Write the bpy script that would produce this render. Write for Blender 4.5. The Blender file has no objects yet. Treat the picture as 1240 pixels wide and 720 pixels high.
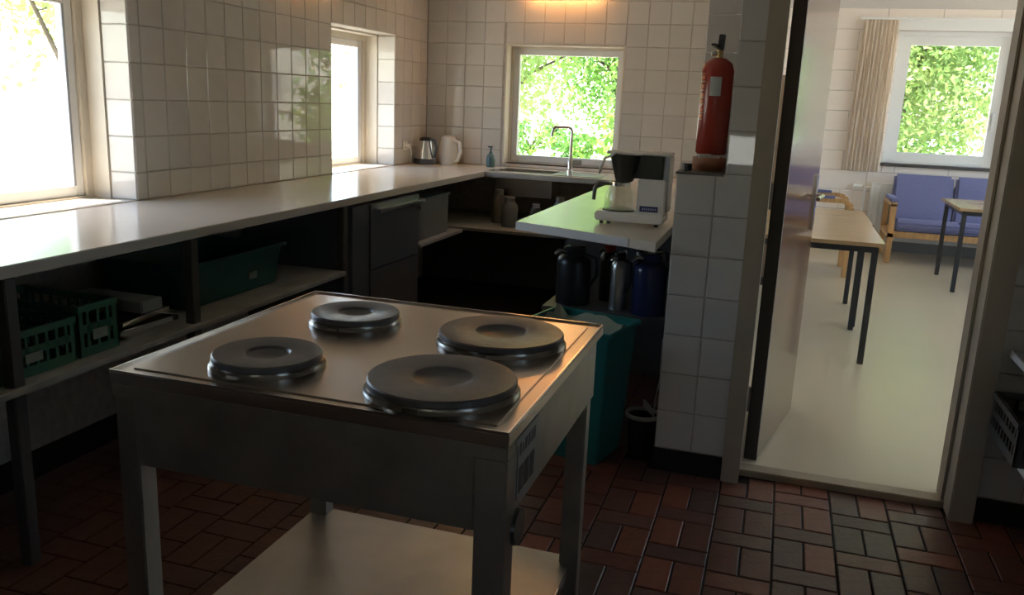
import bpy, bmesh, math, random
import numpy as np
from mathutils import Vector, Matrix
random.seed(7)
S = bpy.context.scene
COL = S.collection

# ---------------------------------------------------------------- camera, light, exposure
cam_d = bpy.data.cameras.new('camera')
cam = bpy.data.objects.new('camera', cam_d); COL.objects.link(cam)
cam_d.sensor_width = 36.0; cam_d.lens = 1025.05/1240*36; cam_d.clip_start = .05; cam_d.clip_end = 300
yaw, pit, rol = math.radians(17.1136), math.radians(13.1125), math.radians(2.3765)
fw = Vector((-math.sin(yaw)*math.cos(pit), math.cos(yaw)*math.cos(pit), -math.sin(pit)))
r0 = Vector((math.cos(yaw), math.sin(yaw), 0)); u0 = r0.cross(fw)
rt = math.cos(rol)*r0 + math.sin(rol)*u0; up = -math.sin(rol)*r0 + math.cos(rol)*u0
m = Matrix((rt, up, -fw)).transposed().to_4x4(); m.translation = (0, 0, 1.386)
cam.matrix_world = m
S.camera = cam

W = bpy.data.worlds.new('sky'); S.world = W; W.use_nodes = True
nt = W.node_tree; bg = nt.nodes['Background']
sky = nt.nodes.new('ShaderNodeTexSky'); sky.sky_type = 'NISHITA'; sky.sun_disc = False
sky.sun_elevation = math.radians(58); sky.sun_rotation = math.radians(-75); sky.dust_density = 1.0; sky.air_density = 1.0
nt.links.new(sky.outputs[0], bg.inputs[0]); bg.inputs[1].default_value = 0.42
sd = bpy.data.lights.new('sun', 'SUN'); sd.energy = 9.0; sd.angle = math.radians(.6); sd.color = (1, .95, .86)
sun = bpy.data.objects.new('sun', sd); COL.objects.link(sun)
sun.rotation_euler = Vector((.36, .12, -1)).to_track_quat('-Z', 'Y').to_euler(); sun.location = (-8, -2, 12)
S.view_settings.view_transform = 'Standard'; S.view_settings.look = 'None'; S.view_settings.gamma = 1
S.view_settings.use_curve_mapping = False
S.view_settings.exposure = 1.42
S.cycles.use_denoising = True
S.cycles.max_bounces = 10; S.cycles.diffuse_bounces = 8; S.cycles.glossy_bounces = 5; S.cycles.transparent_max_bounces = 16
S.cycles.sample_clamp_indirect = 8

# ---------------------------------------------------------------- materials
MATS = {}
def lk(t, a, b): t.links.new(a, b)
def mat(name, col, rough=.5, metal=0., var=0., scale=20., bump=0., bscale=60., spec=.5, rnd=0., stretch=None, coat=0., rvar=0.):
    if name in MATS: return MATS[name]
    M = bpy.data.materials.new(name); M.use_nodes = True; t = M.node_tree; p = t.nodes['Principled BSDF']
    p.inputs['Roughness'].default_value = rough; p.inputs['Metallic'].default_value = metal
    p.inputs['Specular IOR Level'].default_value = spec; p.inputs['Coat Weight'].default_value = coat
    p.inputs['Base Color'].default_value = (*col, 1)
    tc = t.nodes.new('ShaderNodeTexCoord'); src = tc.outputs['Object']
    if stretch:
        mp = t.nodes.new('ShaderNodeMapping'); mp.inputs['Scale'].default_value = stretch; lk(t, src, mp.inputs[0]); src = mp.outputs[0]
    last = None
    if var or rvar:
        n = t.nodes.new('ShaderNodeTexNoise'); n.inputs['Scale'].default_value = scale; n.inputs['Detail'].default_value = 4; lk(t, src, n.inputs['Vector'])
    if var:
        r = t.nodes.new('ShaderNodeValToRGB')
        r.color_ramp.elements[0].position = .3; r.color_ramp.elements[1].position = .7
        r.color_ramp.elements[0].color = (*[c*(1-var) for c in col], 1); r.color_ramp.elements[1].color = (*[min(1, c*(1+var)) for c in col], 1)
        lk(t, n.outputs[0], r.inputs[0]); last = r.outputs[0]
    if rvar:
        mr = t.nodes.new('ShaderNodeMapRange'); mr.inputs['To Min'].default_value = max(0, rough-rvar); mr.inputs['To Max'].default_value = rough+rvar
        mr.inputs['From Min'].default_value = .3; mr.inputs['From Max'].default_value = .7
        lk(t, n.outputs[0], mr.inputs['Value']); lk(t, mr.outputs[0], p.inputs['Roughness'])
    if rnd:
        oi = t.nodes.new('ShaderNodeObjectInfo'); hs = t.nodes.new('ShaderNodeHueSaturation')
        mr = t.nodes.new('ShaderNodeMapRange'); mr.inputs['To Min'].default_value = 1-rnd; mr.inputs['To Max'].default_value = 1+rnd
        lk(t, oi.outputs['Random'], mr.inputs['Value']); lk(t, mr.outputs[0], hs.inputs['Value'])
        if last: lk(t, last, hs.inputs['Color'])
        else: hs.inputs['Color'].default_value = (*col, 1)
        last = hs.outputs[0]
    if last: lk(t, last, p.inputs['Base Color'])
    if bump:
        n2 = t.nodes.new('ShaderNodeTexNoise'); n2.inputs['Scale'].default_value = bscale; n2.inputs['Detail'].default_value = 3; lk(t, src, n2.inputs['Vector'])
        b = t.nodes.new('ShaderNodeBump'); b.inputs['Strength'].default_value = bump; b.inputs['Distance'].default_value = .01
        lk(t, n2.outputs[0], b.inputs['Height']); lk(t, b.outputs[0], p.inputs['Normal'])
    MATS[name] = M
    return M
def pane_mat(name, tint=(1, 1, 1), gl=.08, rough=0.):
    if name in MATS: return MATS[name]
    M = bpy.data.materials.new(name); M.use_nodes = True; t = M.node_tree
    for n in list(t.nodes):
        if n.type == 'BSDF_PRINCIPLED': t.nodes.remove(n)
    o = [n for n in t.nodes if n.type == 'OUTPUT_MATERIAL'][0]
    tr = t.nodes.new('ShaderNodeBsdfTransparent'); tr.inputs[0].default_value = (*tint, 1)
    g = t.nodes.new('ShaderNodeBsdfGlossy'); g.inputs['Roughness'].default_value = rough
    lw = t.nodes.new('ShaderNodeLayerWeight'); pw = t.nodes.new('ShaderNodeMath'); pw.operation = 'POWER'; pw.inputs[1].default_value = 5
    lk(t, lw.outputs['Facing'], pw.inputs[0]); fr = t.nodes.new('ShaderNodeMath'); fr.operation = 'MULTIPLY_ADD'; fr.inputs[1].default_value = .7; fr.inputs[2].default_value = gl*.5
    lk(t, pw.outputs[0], fr.inputs[0])
    mx = t.nodes.new('ShaderNodeMixShader'); lk(t, fr.outputs[0], mx.inputs[0]); lk(t, tr.outputs[0], mx.inputs[1]); lk(t, g.outputs[0], mx.inputs[2])
    lk(t, mx.outputs[0], o.inputs[0]); MATS[name] = M
    return M
def leaf_mat(name, c1, c2):
    M = bpy.data.materials.new(name); M.use_nodes = True; t = M.node_tree; p = t.nodes['Principled BSDF']
    o = [n for n in t.nodes if n.type == 'OUTPUT_MATERIAL'][0]
    tc = t.nodes.new('ShaderNodeTexCoord'); n = t.nodes.new('ShaderNodeTexNoise'); n.inputs['Scale'].default_value = 1.6; lk(t, tc.outputs['Object'], n.inputs['Vector'])
    r = t.nodes.new('ShaderNodeValToRGB'); r.color_ramp.elements[0].position = .35; r.color_ramp.elements[1].position = .65
    r.color_ramp.elements[0].color = (*c1, 1); r.color_ramp.elements[1].color = (*c2, 1); lk(t, n.outputs[0], r.inputs[0])
    lk(t, r.outputs[0], p.inputs['Base Color']); p.inputs['Roughness'].default_value = .5
    tl = t.nodes.new('ShaderNodeBsdfTranslucent'); lk(t, r.outputs[0], tl.inputs[0])
    mx = t.nodes.new('ShaderNodeMixShader'); mx.inputs[0].default_value = .45
    lk(t, p.outputs[0], mx.inputs[1]); lk(t, tl.outputs[0], mx.inputs[2]); lk(t, mx.outputs[0], o.inputs[0])
    return M
tileM = mat('glazed_tile', (.60, .575, .53), .025, var=.03, scale=6, bump=.012, bscale=9, rnd=.05)
groutM = mat('grout', (.40, .36, .31), .9, var=.15, scale=30)
plaster = mat('white_plaster', (.72, .69, .65), .8, bump=.05, bscale=50)
ceilM = mat('ceiling_paint', (.75, .73, .69), .9)
shadedark = mat('shade_dark', (.10, .10, .095), .7, var=.1)  # dark colour standing in for shade under the worktops
cream = mat('cream_paint', (.66, .60, .50), .4, var=.04, scale=8)
whitepaint = mat('white_paint', (.78, .77, .75), .35)
casingM = mat('casing_paint', (.40, .34, .25), .45, var=.06, scale=5)
laminate = mat('cream_laminate', (.66, .58, .47), .17, var=.03, scale=4)
lamedge = mat('laminate_edge', (.42, .40, .36), .4)
steel = mat('stainless', (.57, .51, .46), .27, 1., var=.05, scale=3, stretch=(1, 2, 1))
steel_dull = mat('stainless_dull', (.40, .38, .35), .42, 1., var=.15, scale=9)
steel_bright = mat('steel_bright', (.75, .75, .74), .16, 1.)
steel_ring = mat('ring_steel', (.22, .21, .195), .25, 1.)
iron = mat('cast_iron', (.10, .10, .105), .4, .5, var=.1, scale=40, rvar=.06)
blackp = mat('black_plastic', (.02, .02, .02), .3)
darkgrey = mat('dark_grey_enamel', (.07, .075, .085), .35)
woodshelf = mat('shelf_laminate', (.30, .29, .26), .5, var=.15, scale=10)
postM = mat('dark_post', (.055, .05, .045), .5)
beech = mat('beech_wood', (.56, .32, .13), .35, var=.18, scale=5, stretch=(8, 1, 1))
tabletopM = mat('table_laminate', (.47, .32, .18), .18, var=.1, scale=4, stretch=(1, 9, 1))
blackmetal = mat('black_metal', (.02, .02, .022), .4)
blue = mat('blue_fabric', (.17, .175, .32), .9, var=.15, scale=120, bump=.3, bscale=400)
vinyl = mat('vinyl_floor', (.56, .47, .33), .3, var=.03, scale=1.5)
greenp = mat('green_plastic', (.02, .10, .055), .45)
tealp = mat('teal_plastic', (.015, .16, .15), .4)
tubM = mat('dark_teal_plastic', (.01, .07, .07), .45)
whitep = mat('white_plastic', (.75, .72, .66), .3)
redM = mat('red_enamel', (.30, .035, .022), .25)
brickM = [mat('floor_brick_%d' % i, c, .42, var=.16, scale=25, bump=.15, bscale=60, rnd=.22) for i, c in
          enumerate(((.15, .052, .032), (.115, .05, .036), (.105, .058, .042), (.19, .058, .033)))]
joint = mat('floor_joint', (.02, .013, .011), .9)
glass = pane_mat('window_glass')
clear = pane_mat('clear_glass', (.93, .95, .93))
veneer = mat('door_veneer', (.15, .075, .04), .11, var=.22, scale=5, stretch=(14, 14, .6))
dooredge = mat('door_edge', (.035, .022, .015), .5)
clay = mat('clay', (.30, .12, .06), .5)
paper = mat('paper', (.62, .62, .60), .7)
curtM = mat('curtain_cloth', (.82, .73, .62), .95, var=.05, scale=60, bump=.2, bscale=200)
blockM = mat('painted_block', (.85, .75, .67), .6, bump=.12, bscale=40, rnd=.02)
blockj = mat('painted_joint', (.60, .55, .51), .8)

# ---------------------------------------------------------------- mesh helpers
class MB:
    def __init__(s): s.bm = bmesh.new()
    def hexa(s, P):
        v = [s.bm.verts.new(p) for p in P]
        for f in ((0, 3, 2, 1), (4, 5, 6, 7), (0, 1, 5, 4), (1, 2, 6, 5), (2, 3, 7, 6), (3, 0, 4, 7)): s.bm.faces.new([v[i] for i in f])
        return s
    def box(s, x0, x1, y0, y1, z0, z1):
        return s.hexa([(x0, y0, z0), (x1, y0, z0), (x1, y1, z0), (x0, y1, z0), (x0, y0, z1), (x1, y0, z1), (x1, y1, z1), (x0, y1, z1)])
    def frustum(s, c, hb, ht, z0, z1, rz=0):
        P = []
        for (hx, hy), z in ((hb, z0), (ht, z1)):
            for sx, sy in ((-1, -1), (1, -1), (1, 1), (-1, 1)):
                x, y = sx*hx, sy*hy
                P.append((c[0]+x*math.cos(rz)-y*math.sin(rz), c[1]+x*math.sin(rz)+y*math.cos(rz), z))
        return s.hexa(P)
    def bar(s, a, b, w, h, upv=(0, 0, 1)):
        a, b = Vector(a), Vector(b); d = (b-a).normalized(); u = Vector(upv)
        if abs(d.dot(u)) > .95: u = Vector((0, 1, 0))
        q = d.cross(u).normalized(); u = q.cross(d).normalized()
        P = []
        for p in (a, b):
            for i, j in ((-1, -1), (1, -1), (1, 1), (-1, 1)): P.append(p+q*(i*w/2)+u*(j*h/2))
        return s.hexa(P)
    def prism(s, poly, z0, z1):
        lo = [s.bm.verts.new((x, y, z0)) for x, y in poly]; hi = [s.bm.verts.new((x, y, z1)) for x, y in poly]; n = len(poly)
        s.bm.faces.new(lo[::-1]); s.bm.faces.new(hi)
        for i in range(n): s.bm.faces.new((lo[i], lo[(i+1) % n], hi[(i+1) % n], hi[i]))
        return s
    def lathe(s, prof, c=(0, 0, 0), n=32, close=True):
        rings = []
        for r, z in prof:
            if r < 1e-6: rings.append([s.bm.verts.new((c[0], c[1], c[2]+z))])
            else: rings.append([s.bm.verts.new((c[0]+r*math.cos(2*math.pi*i/n), c[1]+r*math.sin(2*math.pi*i/n), c[2]+z)) for i in range(n)])
        for a, b in zip(rings, rings[1:]):
            for i in range(n):
                j = (i+1) % n
                if len(a) == 1 and len(b) == 1: continue
                if len(a) == 1: s.bm.faces.new((a[0], b[j], b[i]))
                elif len(b) == 1: s.bm.faces.new((a[i], a[j], b[0]))
                else: s.bm.faces.new((a[i], a[j], b[j], b[i]))
        return s
    def tube(s, pts, r, n=10, cap=True):
        pts = [Vector(p) for p in pts]; R = r if isinstance(r, (list, tuple)) else [r]*len(pts)
        rings = []; u = None
        for i, p in enumerate(pts):
            d = (pts[min(i+1, len(pts)-1)]-pts[max(i-1, 0)]).normalized()
            if u is None: u = d.orthogonal().normalized()
            u = (u-d*u.dot(d)); u = u.normalized() if u.length > 1e-6 else d.orthogonal().normalized()
            v = d.cross(u)
            rings.append([s.bm.verts.new(p+(u*math.cos(2*math.pi*k/n)+v*math.sin(2*math.pi*k/n))*R[i]) for k in range(n)])
        for a, b in zip(rings, rings[1:]):
            for k in range(n): s.bm.faces.new((a[k], a[(k+1) % n], b[(k+1) % n], b[k]))
        if cap: s.bm.faces.new(rings[0][::-1]); s.bm.faces.new(rings[-1])
        return s
    def build(s, name, material, parent=None, bevel=0., smooth=False, off=None, segs=2):
        bm = s.bm
        bmesh.ops.recalc_face_normals(bm, faces=bm.faces)
        if bevel: bmesh.ops.bevel(bm, geom=[e for e in bm.edges if e.calc_face_angle(0) > .5], offset=bevel, segments=segs, affect='EDGES', clamp_overlap=True)
        o = Vector(off) if off is not None else (WL(parent) if parent else Vector((0, 0, 0)))
        if o.length: bmesh.ops.translate(bm, verts=bm.verts, vec=-o)
        me = bpy.data.meshes.new(name); bm.to_mesh(me); bm.free()
        if smooth:
            me.shade_smooth()
            if hasattr(me, 'set_sharp_from_angle'): me.set_sharp_from_angle(angle=math.radians(40))
        me.materials.append(material)
        ob = bpy.data.objects.new(name, me); COL.objects.link(ob)
        if parent: ob.parent = parent
        elif off is not None: ob.location = off
        return ob
def WL(o):
    v = Vector(o.location)
    while o.parent: o = o.parent; v += o.location
    return v
def tag(o, label=None, cat=None, group=None, kind=None):
    if label: o['label'] = label
    if cat: o['category'] = cat
    if group: o['group'] = group
    if kind: o['kind'] = kind
    return o
def thing(name, label, cat, loc=(0, 0, 0), group=None, kind=None):
    o = bpy.data.objects.new(name, None); COL.objects.link(o); o.location = loc; o.empty_display_size = .05
    return tag(o, label, cat, group, kind)
def copy_tree(o, parent=None):
    c = o.copy(); COL.objects.link(c); c.parent = parent
    for ch in list(o.children): copy_tree(ch, c)
    return c
def part(name, material, parent, fn, **k):
    b = MB(); fn(b); return b.build(name, material, parent, **k)
def box(name, material, parent, x0, x1, y0, y1, z0, z1, bevel=0., **k):
    return MB().box(x0, x1, y0, y1, z0, z1).build(name, material, parent, bevel=bevel, **k)
def struct(o, label=None, cat=None): return tag(o, label, cat, kind='structure')

def cells(a0, a1, b0, b1, openings):
    A = sorted({a0, a1, *[o[0] for o in openings], *[o[1] for o in openings]}); B = sorted({b0, b1, *[o[2] for o in openings], *[o[3] for o in openings]})
    A = [a for a in A if a0 <= a <= a1]; B = [b for b in B if b0 <= b <= b1]
    for p, q in zip(A, A[1:]):
        run = None
        for r, t in zip(B, B[1:]):
            inside = any(o[0]-1e-6 <= p and q <= o[1]+1e-6 and o[2]-1e-6 <= r and t <= o[3]+1e-6 for o in openings)
            if inside:
                if run: yield (p, q, *run); run = None
            else: run = (run[0], t) if run else (r, t)
        if run: yield (p, q, *run)
TILE = {}
def tile_mesh(w, h, d, ax, material, nm, ch=.003):
    key = (round(w, 3), round(h, 3), ax, nm)
    if key in TILE: return TILE[key]
    # a in-plane horizontal, b vertical, depth out along +n ; ax tells the facing: 'x+','y-','x-','z+'
    P = []
    for k, z in ((0, -.004), (0, d-ch), (ch, d)):
        for sa, sb in ((-1, -1), (1, -1), (1, 1), (-1, 1)): P.append((sa*(w/2-k), sb*(h/2-k), z))
    F = [(8, 9, 10, 11)]
    for r in (0, 4):
        for i in range(4): j = (i+1) % 4; F.append((r+i, r+j, r+4+j, r+4+i))
    mp = {'x+': lambda a, b, n: (n, a, b), 'x-': lambda a, b, n: (-n, -a, b), 'y-': lambda a, b, n: (a, -n, b), 'y+': lambda a, b, n: (-a, n, b), 'z+': lambda a, b, n: (a, b, n)}[ax]
    me = bpy.data.meshes.new(nm); me.from_pydata([mp(*p) for p in P], [], F); me.materials.append(material); me.update()
    TILE[key] = me
    return me
def tiling(parent, ax, plane, a_lines, b_lines, openings=(), d=.004, gap=.003, material=tileM, nm='tile', tilt=.0035, keep=None):
    n = 0
    for a0, a1 in zip(a_lines, a_lines[1:]):
        for b0, b1 in zip(b_lines, b_lines[1:]):
            rects = [(a0, a1, b0, b1)]
            for o in openings:
                new = []
                for r in rects:
                    if o[1] <= r[0] or o[0] >= r[1] or o[3] <= r[2] or o[2] >= r[3]: new.append(r); continue
                    cand = []
                    if o[0] > r[0]: cand.append((r[0], o[0], r[2], r[3]))
                    if o[1] < r[1]: cand.append((o[1], r[1], r[2], r[3]))
                    lo, hi = max(r[0], o[0]), min(r[1], o[1])
                    if o[2] > r[2]: cand.append((lo, hi, r[2], o[2]))
                    if o[3] < r[3]: cand.append((lo, hi, o[3], r[3]))
                    new += cand
                rects = new
            for r in rects:
                w, h = r[1]-r[0]-gap, r[3]-r[2]-gap
                if w < .018 or h < .018: continue
                a, b = (r[0]+r[1])/2, (r[2]+r[3])/2
                if keep and not keep(a, b): continue
                ob = bpy.data.objects.new(nm, tile_mesh(w, h, d, ax, material, nm))
                ob.location = (plane, a, b) if ax[0] == 'x' else (a, plane, b)
                t1, t2 = random.gauss(0, tilt), random.gauss(0, tilt)
                ob.rotation_euler = (0, t1, t2) if ax[0] == 'x' else (t1, 0, t2)
                COL.objects.link(ob); ob.parent = parent; n += 1
    return n
def lines(a0, a1, origin, pitch):
    k = math.floor((a0-origin)/pitch)+1; L = [a0]
    while origin+k*pitch < a1-1e-4:
        v = origin+k*pitch
        if v-L[-1] > .02: L.append(v)
        k += 1
    L.append(a1)
    return L

# ---------------------------------------------------------------- dimensions
XL, YB, YP, ZC = -2.633, 6.12, 3.13, .897
CEIL = 2.46
W1 = (2.0, 3.0, ZC, 1.79); W2 = (4.68, 5.562, ZC, 1.79); W3 = (-2.008, -1.126, .922, 1.787)
W6 = (-.62, .05, .80, 1.2); W7 = (-.9, -.15, 1.1, 1.79)
FY, FX0, FX1, FZ = 9.5, -.24, 4.2, .02       # far room
FW = (.976, 2.035, .916, 2.21)

# ---------------------------------------------------------------- room shell
b = MB()
for y0, y1, z0, z1 in cells(-1.9, YB+.35, -.05, CEIL, [W1, W2]): b.box(XL-.36, XL, y0, y1, z0, z1)
wall_left = struct(b.build('wall_left', groutM), 'left kitchen wall of glazed white tiles holding two windows above the long worktop', 'wall')
tiling(wall_left, 'x+', XL, lines(1.5, YB-.005, 4.675, .1465), lines(ZC+.002, 2.39, .1015, .1525), [W1, W2])
# tiled window reveals (facing the camera side)
tiling(wall_left, 'y-', W1[1]+.0005, [-2.765, XL+.002], lines(ZC+.002, 1.785, .1015, .1525))
tiling(wall_left, 'y-', W2[1]+.0005, [-2.765, XL+.002], lines(ZC+.002, 1.785, .1015, .1525))
b = MB()
for x0, x1, z0, z1 in cells(XL-.36, -.3, -.05, CEIL, [W3]): b.box(x0, x1, YB, YB+.3, z0, z1)
wall_back = struct(b.build('wall_back', groutM), 'back kitchen wall of glazed white tiles around the sink window', 'wall')
tiling(wall_back, 'y-', YB, lines(XL+.007, -.365, -1.276, .1495), lines(ZC+.002, 2.39, .1015, .1525), [W3])
# partition between kitchen and the room beyond, with the niche and low ledge
wall_part = struct(MB().box(-.36, FX0, 3.79, FY+.3, -.05, CEIL+.2).build('wall_partition', plaster), 'white partition wall running back from the extinguisher niche', 'wall')
tiling(wall_part, 'y-', 3.79, [-.358, -.19], lines(1.16, 2.39, .091, .1525))
b = MB(); b.box(-.358, -.188, 3.136, 3.80, .0, 1.15); b.box(-.188, -.06, 3.136, 3.80, 0, CEIL)
wall_pillar = struct(b.build('wall_pillar', groutM), 'tiled pillar and low tiled ledge beside the door frame', 'wall')
tiling(wall_pillar, 'y-', 3.136, [-.358, -.218, -.092], [.091+.1525*k for k in range(8)])
tiling(wall_pillar, 'y-', 3.136, [-.188, -.092], [1.1585+.1525*k for k in range(9)])
box('ledge_cap', mat('dark_cap', (.09, .08, .065), .35), wall_pillar, -.364, -.19, 3.127, 3.78, 1.15, 1.158, .002)
box('skirting', joint, wall_pillar, -.362, -.092, 3.13, 3.137, 0, .088)
# wall above / right of the doorway
b = MB(); b.box(.75, 2.4, 3.136, 3.25, -.05, CEIL); b.box(-.07, .76, 3.136, 3.25, 2.06, CEIL)
wall_door = struct(b.build('wall_doorway', groutM), 'tiled wall to the right of the open doorway', 'wall')
tiling(wall_door, 'y-', 3.136, lines(.772, 1.65, .772, .1465), [.091+.1525*k for k in range(16)])
box('skirting', joint, wall_door, .772, 2.4, 3.13, 3.137, 0, .088)
b = MB()
for y0, y1, z0, z1 in cells(-1.9, 3.25, -.05, CEIL, [W7]): b.box(2.4, 2.6, y0, y1, z0, z1)
wall_right = struct(b.build('wall_right', plaster), 'plain white wall at the kitchen\'s right side', 'wall')
b = MB()
for x0, x1, z0, z1 in cells(XL-.36, 2.6, -.05, CEIL, [W6]): b.box(x0, x1, -2.1, -1.9, z0, z1)
wall_front = struct(b.build('wall_front', plaster), 'plain white kitchen wall facing the sink window', 'wall')
b = MB(); b.box(XL-.4, 2.6, -2.1, 3.25, CEIL, CEIL+.12); b.box(XL-.4, -.3, 3.25, YB+.32, CEIL, CEIL+.12)
struct(b.build('ceiling', ceilM), 'white kitchen ceiling', 'ceiling')

# kitchen floor: brick paving, pairs of stretchers alternating with single cross bricks
b = MB(); b.box(XL-.05, 2.4, -1.9, 3.3, -.08, -.004); b.box(XL-.05, -.2, 3.3, YB+.05, -.08, -.004)
floor = struct(b.build('floor', joint), 'dark red brick paved kitchen floor', 'floor')
bricks = []
PX, PERIOD, PAIR = .1945, .278, .187
for k in range(-13, 8):
    x0 = .1035+PX*k
    ph = 2.828 if k % 2 == 0 else 2.72      # upper edge of a cross brick
    for n in range(-14, 9):
        t = ph+PERIOD*n
        bricks.append((x0, x0+PX, t-.091, t)); bricks.append((x0, x0+PX/2, t, t+PAIR)); bricks.append((x0+PX/2, x0+PX, t, t+PAIR))
vis, rest = [], []
for r in bricks:
    r = list(r)
    cx, cy = (r[0]+r[1])/2, (r[2]+r[3])/2
    ymax = 3.13 if r[1] > -.36 else 6.1
    if r[0] > -.03 and r[1] < .72: ymax = 3.2
    r[3] = min(r[3], ymax); r[1] = min(r[1], 2.38); r[0] = max(r[0], XL)
    if r[3]-r[2] < .012 or r[1]-r[0] < .012 or cy < -.9: continue
    if -.95 < cx < 1.0 and 1.75 < cy < 3.3: vis.append(r)
    else: rest.append(r)
vis.sort(key=lambda r: abs((r[0]+r[1])/2-.3)+abs((r[2]+r[3])/2-2.6)*.8); rest += vis[298:]; vis = vis[:298]
BM = {}
for r in vis:
    g = .0065; w, h = r[1]-r[0]-g, r[3]-r[2]-g; mi = random.choice((0, 0, 1, 1, 2, 3)); key = (round(w, 3), round(h, 3), mi)
    if key not in BM: BM[key] = tile_mesh(w, h, .004, 'z+', brickM[mi], 'brick%d' % mi, .0025)
    ob = bpy.data.objects.new('brick', BM[key]); ob.location = ((r[0]+r[1])/2, (r[2]+r[3])/2, -.004+random.uniform(-.0006, .0006))
    ob.rotation_euler = (random.gauss(0, .003), random.gauss(0, .003), 0); COL.objects.link(ob); ob.parent = floor
b = MB()
for r in rest: b.box(r[0]+.0033, r[1]-.0033, r[2]+.0033, r[3]-.0033, -.007, 0)
tag(b.build('brick_field', brickM[1], floor), kind='stuff')

# far room shell
struct(MB().box(FX0-.1, FX1+.3, 3.25, FY+.3, -.1, FZ).build('floor_far_room', vinyl), 'pale grey vinyl floor of the room beyond the doorway', 'floor')
struct(MB().box(-.4, FX1+.3, 3.25, FY+.3, 2.62, 2.75).build('ceiling_far_room', ceilM), 'white ceiling of the room beyond the doorway', 'ceiling')
b = MB()
for x0, x1, z0, z1 in cells(FX0-.1, FX1+.3, -.1, 2.7, [FW, (2.35, 3.6, .916, 2.21)]): b.box(x0, x1, FY, FY+.3, z0, z1)
wall_far = struct(b.build('wall_far', blockj), 'white painted block wall behind the blue sofa', 'wall')
zl = [.02]+[.216+.2*k for k in range(12)]
for i in range(len(zl)-1):
    tiling(wall_far, 'y-', FY, lines(FX0, 4.1, .1+(.25 if i % 2 else 0), .5), zl[i:i+2], [FW, (2.35, 3.6, .916, 2.21)], d=.006, gap=.006, material=blockM, nm='block', tilt=0)
b = MB()
RW = [(3.7, 5.9, .45, 2.4), (6.3, 8.9, .45, 2.4)]  # unseen unglazed openings, added to brighten the far room
for y0, y1, z0, z1 in cells(3.25, FY+.3, -.1, 2.7, RW): b.box(FX1, FX1+.3, y0, y1, z0, z1)
struct(b.build('wall_far_right', plaster), 'white side wall with openings added for light in the room beyond the doorway', 'wall')
b = MB(); b.box(.76, FX1+.3, 3.245, 3.30, -.1, 2.7); b.box(-.25, .76, 3.245, 3.30, 2.06, 2.7); b.box(-.187, -.07, 3.245, 3.30, -.1, 2.06)
struct(b.build('wall_far_front', plaster), 'white wall around the doorway on the far room side', 'wall')

# door casing, threshold
b = MB(); b.box(-.096, -.03, 3.108, 3.32, 0, 2.06)
c = struct(b.build('trim_1', casingM, bevel=.004), 'worn cream door casing between the tiled pillar and the open door', 'door frame')
b = MB(); b.box(.693, .772, 3.093, 3.32, 0, 2.06); b.box(.683, .694, 3.2, 3.3, .02, 2.06)
struct(b.build('trim_2', casingM, bevel=.004), 'worn cream door casing beside the tiled wall with the shelves', 'door frame')
struct(MB().box(-.096, .772, 3.093, 3.32, 2.06, 2.13).build('trim_3', casingM, bevel=.004), 'cream head casing above the open doorway', 'door frame')
struct(MB().box(-.03, .693, 3.19, 3.262, 0, .028).build('trim_4', mat('threshold_wood', (.36, .28, .19), .5, var=.3, scale=6), bevel=.003), 'worn wooden threshold in the doorway', 'threshold')

# the open door
dr = thing('door_1', 'dark veneered door standing open into the bright room', 'door', (.0, 3.325, .025), kind='structure')
DW = .70
part('leaf', veneer, dr, lambda b: b.box(0, DW, -.03, .018, 0, 2.02), off=(0, 0, 0), bevel=.002)
part('hinge_edge', dooredge, dr, lambda b: b.box(-.012, 0, -.031, .019, 0, 2.02), off=(0, 0, 0))
for z in (.2, 1.0, 1.8): part('hinge', steel_dull, dr, lambda b: b.tube([(-.014, .024, z), (-.014, .024, z+.1)], .008), off=(0, 0, 0), smooth=True)
for sgn in (-1, 1):
    pl = part('handle_plate', steel_bright, dr, lambda b: b.box(DW-.085, DW-.045, (-.039 if sgn < 0 else .018), (-.03 if sgn < 0 else .027), .86, 1.1), off=(0, 0, 0), bevel=.002)
    b = MB(); b.tube([(DW-.065, sgn*.02, 1.01), (DW-.065, sgn*.06, 1.01), (DW-.075, sgn*.068, 1.01), (DW-.19, sgn*.066, 1.005)], .009)
    b.build('handle', steel_bright, pl, smooth=True, off=(0, 0, 0))
dr.rotation_euler[2] = math.radians(79.0)

# ---------------------------------------------------------------- windows
def window_x(n, o, xs):
    y0, y1, z0, z1 = o
    r = thing('window_%d' % n, None, 'window', (xs, (y0+y1)/2, z0), kind='structure')
    b = MB()
    b.box(xs, -2.765, y0, y0+.012, z0, z1); b.box(xs, -2.765, y1-.012, y1, z0, z1); b.box(xs, -2.765, y0+.012, y1-.012, z1-.012, z1)
    b.box(xs-.07, xs, y0, y0+.05, z0, z1); b.box(xs-.07, xs, y1-.05, y1, z0, z1); b.box(xs-.07, xs, y0+.05, y1-.05, z1-.05, z1); b.box(xs-.07, xs, y0+.05, y1-.05, z0-.02, z0+.012)
    b.build('lining', cream, r)
    b = MB(); f = .045; a0, a1, c0, c1 = y0+.05, y1-.05, z0+.012, z1-.05
    b.box(xs-.06, xs-.015, a0, a0+f, c0, c1); b.box(xs-.06, xs-.015, a1-f, a1, c0, c1); b.box(xs-.06, xs-.015, a0+f, a1-f, c1-f, c1); b.box(xs-.06, xs-.015, a0+f, a1-f, c0, c0+f)
    b.build('sash', whitepaint, r, bevel=.003)
    box('glazing_bead', mat('bead_grey', (.35, .36, .38), .5), r, xs-.02, xs-.012, a1-f-.012, a1-f, c0+f, c1-f)
    box('pane', glass, r, xs-.042, xs-.036, a0+f-.005, a1-f+.005, c0+f-.005, c1-f+.005)
    box('sill', laminate, r, xs, XL-.0005, y0, y1, z0-.03, z0+.003)
    return r
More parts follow.
